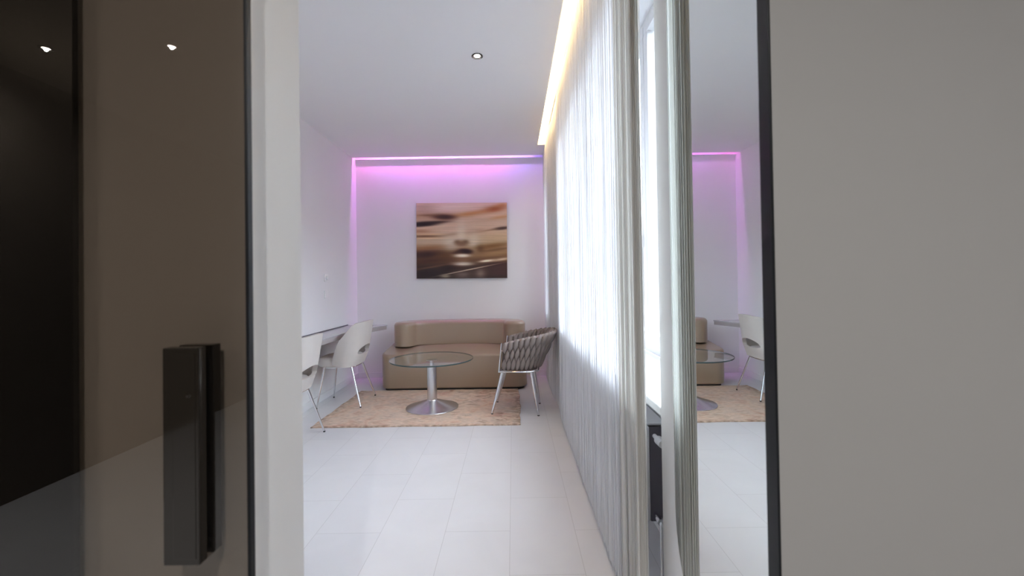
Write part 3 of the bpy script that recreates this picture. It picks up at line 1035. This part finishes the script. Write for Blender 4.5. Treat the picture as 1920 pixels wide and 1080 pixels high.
ch = make_cream_chair()
ch.location = (-1.712, 4.40, 0.0066)
ch.rotation_euler = (0, -0.028, 0)                # its rear feet stand on the rug
tag(ch, 'cream upholstered dining chair with oval back opening, the farther of two at the desk', 'chair', group='cream chairs at the desk')
c2 = copy_tree(ch)
c2.location = (-1.785, 3.32, 0.0)
c2.rotation_euler = (0, 0, 0)
tag(c2, 'cream upholstered dining chair at the desk, the nearer one half hidden by the door jamb', 'chair', group='cream chairs at the desk')

# ------------------------------------------------------------------ woven armchair (facing -x in local space)
ac = empty('armchair', (0.045, 4.09, 0.0), math.radians(-5))
tag(ac, 'taupe tub armchair with thick woven straps and chrome legs beside the curtain', 'armchair')
HW = 0.262
def ushape(u, h):
    """u in [0,1] along the U from near arm front to far arm front, h height 0..1; returns point, outward normal"""
    flare = 0.10 * h
    xr = 0.20 + 0.13 * h                     # rear plane
    rr = 0.20
    front = -0.140 + 0.014 * h
    w = HW * (0.93 + 0.07 * h)
    xs = xr - rr
    L1 = xs - front
    Lc = PI / 2 * rr
    Lm = 2 * (w - rr)
    tot = 2 * L1 + 2 * Lc + Lm
    d = u * tot
    if d < L1: return Vector((front + d, -w, 0)), Vector((0, -1, 0))
    d -= L1
    if d < Lc:
        a = d / rr
        n = Vector((math.sin(a), -math.cos(a), 0))
        return Vector((xs, -w + rr, 0)) + n * rr, n
    d -= Lc
    if d < Lm: return Vector((xr, -w + rr + d, 0)), Vector((1, 0, 0))
    d -= Lm
    if d < Lc:
        a = d / rr
        n = Vector((math.cos(a), math.sin(a), 0))
        return Vector((xs, w - rr, 0)) + n * rr, n
    d -= Lc
    return Vector((xs - d, w, 0)), Vector((0, 1, 0))
def ztop(u): return 0.645 + 0.100 * math.sin(PI * u) ** 0.8
ZB = 0.425
def sp(u, h, off):
    p, n = ushape(u, h)
    z = ZB + (ztop(u) - ZB) * h
    return Vector((p.x, p.y, z)) + n * off
bm = bmesh.new()                                            # inner shell
nu, nh = 80, 8
for (o1, o2) in ((-0.010, 0.010),):
    A = [[bm.verts.new(sp(i / nu, 0.97 * j / nh, o1)) for i in range(nu + 1)] for j in range(nh + 1)]
    B = [[bm.verts.new(sp(i / nu, 0.97 * j / nh, o2)) for i in range(nu + 1)] for j in range(nh + 1)]
    for j in range(nh):
        for i in range(nu):
            bm.faces.new((A[j][i], A[j][i + 1], A[j + 1][i + 1], A[j + 1][i])); bm.faces.new((B[j][i + 1], B[j][i], B[j + 1][i], B[j + 1][i + 1]))
    for i in range(nu):
        bm.faces.new((A[0][i + 1], A[0][i], B[0][i], B[0][i + 1])); bm.faces.new((A[nh][i], A[nh][i + 1], B[nh][i + 1], B[nh][i]))
    for j in range(nh):
        bm.faces.new((A[j][0], A[j + 1][0], B[j + 1][0], B[j][0])); bm.faces.new((A[j + 1][nu], A[j][nu], B[j][nu], B[j + 1][nu]))
bmesh.ops.recalc_face_normals(bm, faces=bm.faces)
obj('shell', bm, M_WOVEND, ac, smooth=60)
def strap(bm, uc, du, h0, h1, skew, bulge, side, sharp0=1.0, sharp1=1.0):
    """a padded leaf-shaped strap piece"""
    ni, nj = 8, 10
    G = []
    for j in range(nj + 1):
        v = j / nj
        wv = min(1, (math.sin(PI * min(v, 0.5)) ** sharp0 if v < 0.5 else math.sin(PI * max(v, 0.5)) ** sharp1))
        wv = max(wv, 0.04)
        row = []
        for i in range(ni + 1):
            a = -1 + 2 * i / ni
            u = uc + skew * (v - 0.5) + a * du * 0.5 * wv
            off = side * (0.008 + bulge * math.sqrt(max(0, 1 - a * a)) * wv ** 0.7)
            row.append(bm.verts.new(sp(min(max(u, 0), 1), h0 + (h1 - h0) * v, off)))
        G.append(row)
    for j in range(nj):
        for i in range(ni):
            bm.faces.new((G[j][i], G[j][i + 1], G[j + 1][i + 1], G[j + 1][i]))
bm = bmesh.new()
NC = 25
for side in (1, -1):
    for k in range(NC):
        u = (k + 0.5) / NC
        strap(bm, u, 1.06 / NC, 0.63, 1.08, 0.0, 0.030, side, 0.9, 0.25)       # upper fold
        strap(bm, u + 0.5 / NC, 0.98 / NC, 0.27, 0.80, 0.004, 0.024, side, 1.0, 1.0)     # middle leaf
        strap(bm, u, 1.0 / NC, -0.02, 0.44, 0.0, 0.014, side, 0.3, 1.0)      # lower
# rolls over the top rim
for k in range(NC):
    u = (k + 0.5) / NC
    G = []
    for j in range(9):
        a = PI * j / 8
        row = []
        for i in range(9):
            b = -1 + 2 * i / 8
            r = 0.024 * (0.75 + 0.25 * math.sqrt(max(0, 1 - b * b)))
            q = sp(min(max(u + b * 0.52 / NC, 0), 1), 0.99, math.cos(a) * r)
            row.append(bm.verts.new(q + Vector((0, 0, math.sin(a) * r * 0.85))))
        G.append(row)
    for j in range(8):
        for i in range(8):
            bm.faces.new((G[j][i], G[j][i + 1], G[j + 1][i + 1], G[j + 1][i]))
bmesh.ops.recalc_face_normals(bm, faces=bm.faces)
obj('woven_backrest', bm, M_WOVEN, ac, smooth=70)
f = lambda ins, z: rrect(-0.142, 0.185, -0.228, 0.228, 0.09, ins, 8, z)
bm = bmesh.new(); loft(bm, fillet_layers(f, 0.416, 0.500, 0.012, 0.035, 5))
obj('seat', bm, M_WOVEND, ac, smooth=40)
bm = bmesh.new()
for sy in (-1, 1):
    tube(bm, [(-0.134, sy * 0.268, 0.668), (-0.148, sy * 0.262, 0.55), (-0.163, sy * 0.255, 0.408)], 0.0075, 8)
    tube(bm, [(-0.163, sy * 0.255, 0.408), (0.12, sy * 0.255, 0.408), (0.19, sy * 0.19, 0.408)], 0.0075, 8)
    tube(bm, [(-0.141, sy * 0.266, 0.60), (-0.118, sy * 0.262, 0.60)], 0.005, 8)
tube(bm, [(-0.163, -0.255, 0.408), (-0.163, 0.255, 0.408)], 0.0075, 8)
tube(bm, [(0.19, -0.19, 0.408), (0.19, 0.19, 0.408)], 0.0075, 8)
obj('frame', bm, M_CHROME, ac, smooth=50)
for sx in (-1, 1):
    for sy in (-1, 1):
        top = (-0.135 if sx < 0 else 0.125, sy * 0.16, 0.402)
        bot = (-0.238 if sx < 0 else 0.185, sy * 0.195, RZ + 0.006 if sx < 0 else 0.006)
        bm = bmesh.new(); tube(bm, [top, bot], [0.021, 0.010], 14)
        lg = obj('leg', bm, M_CHROME, ac, smooth=40)
        bm = bmesh.new(); tube(bm, [(bot[0], bot[1], bot[2] + 0.002), (bot[0], bot[1], bot[2] - 0.006)], 0.0105, 12)
        obj('rubber_foot', bm, M_FOOT, lg, smooth=40)
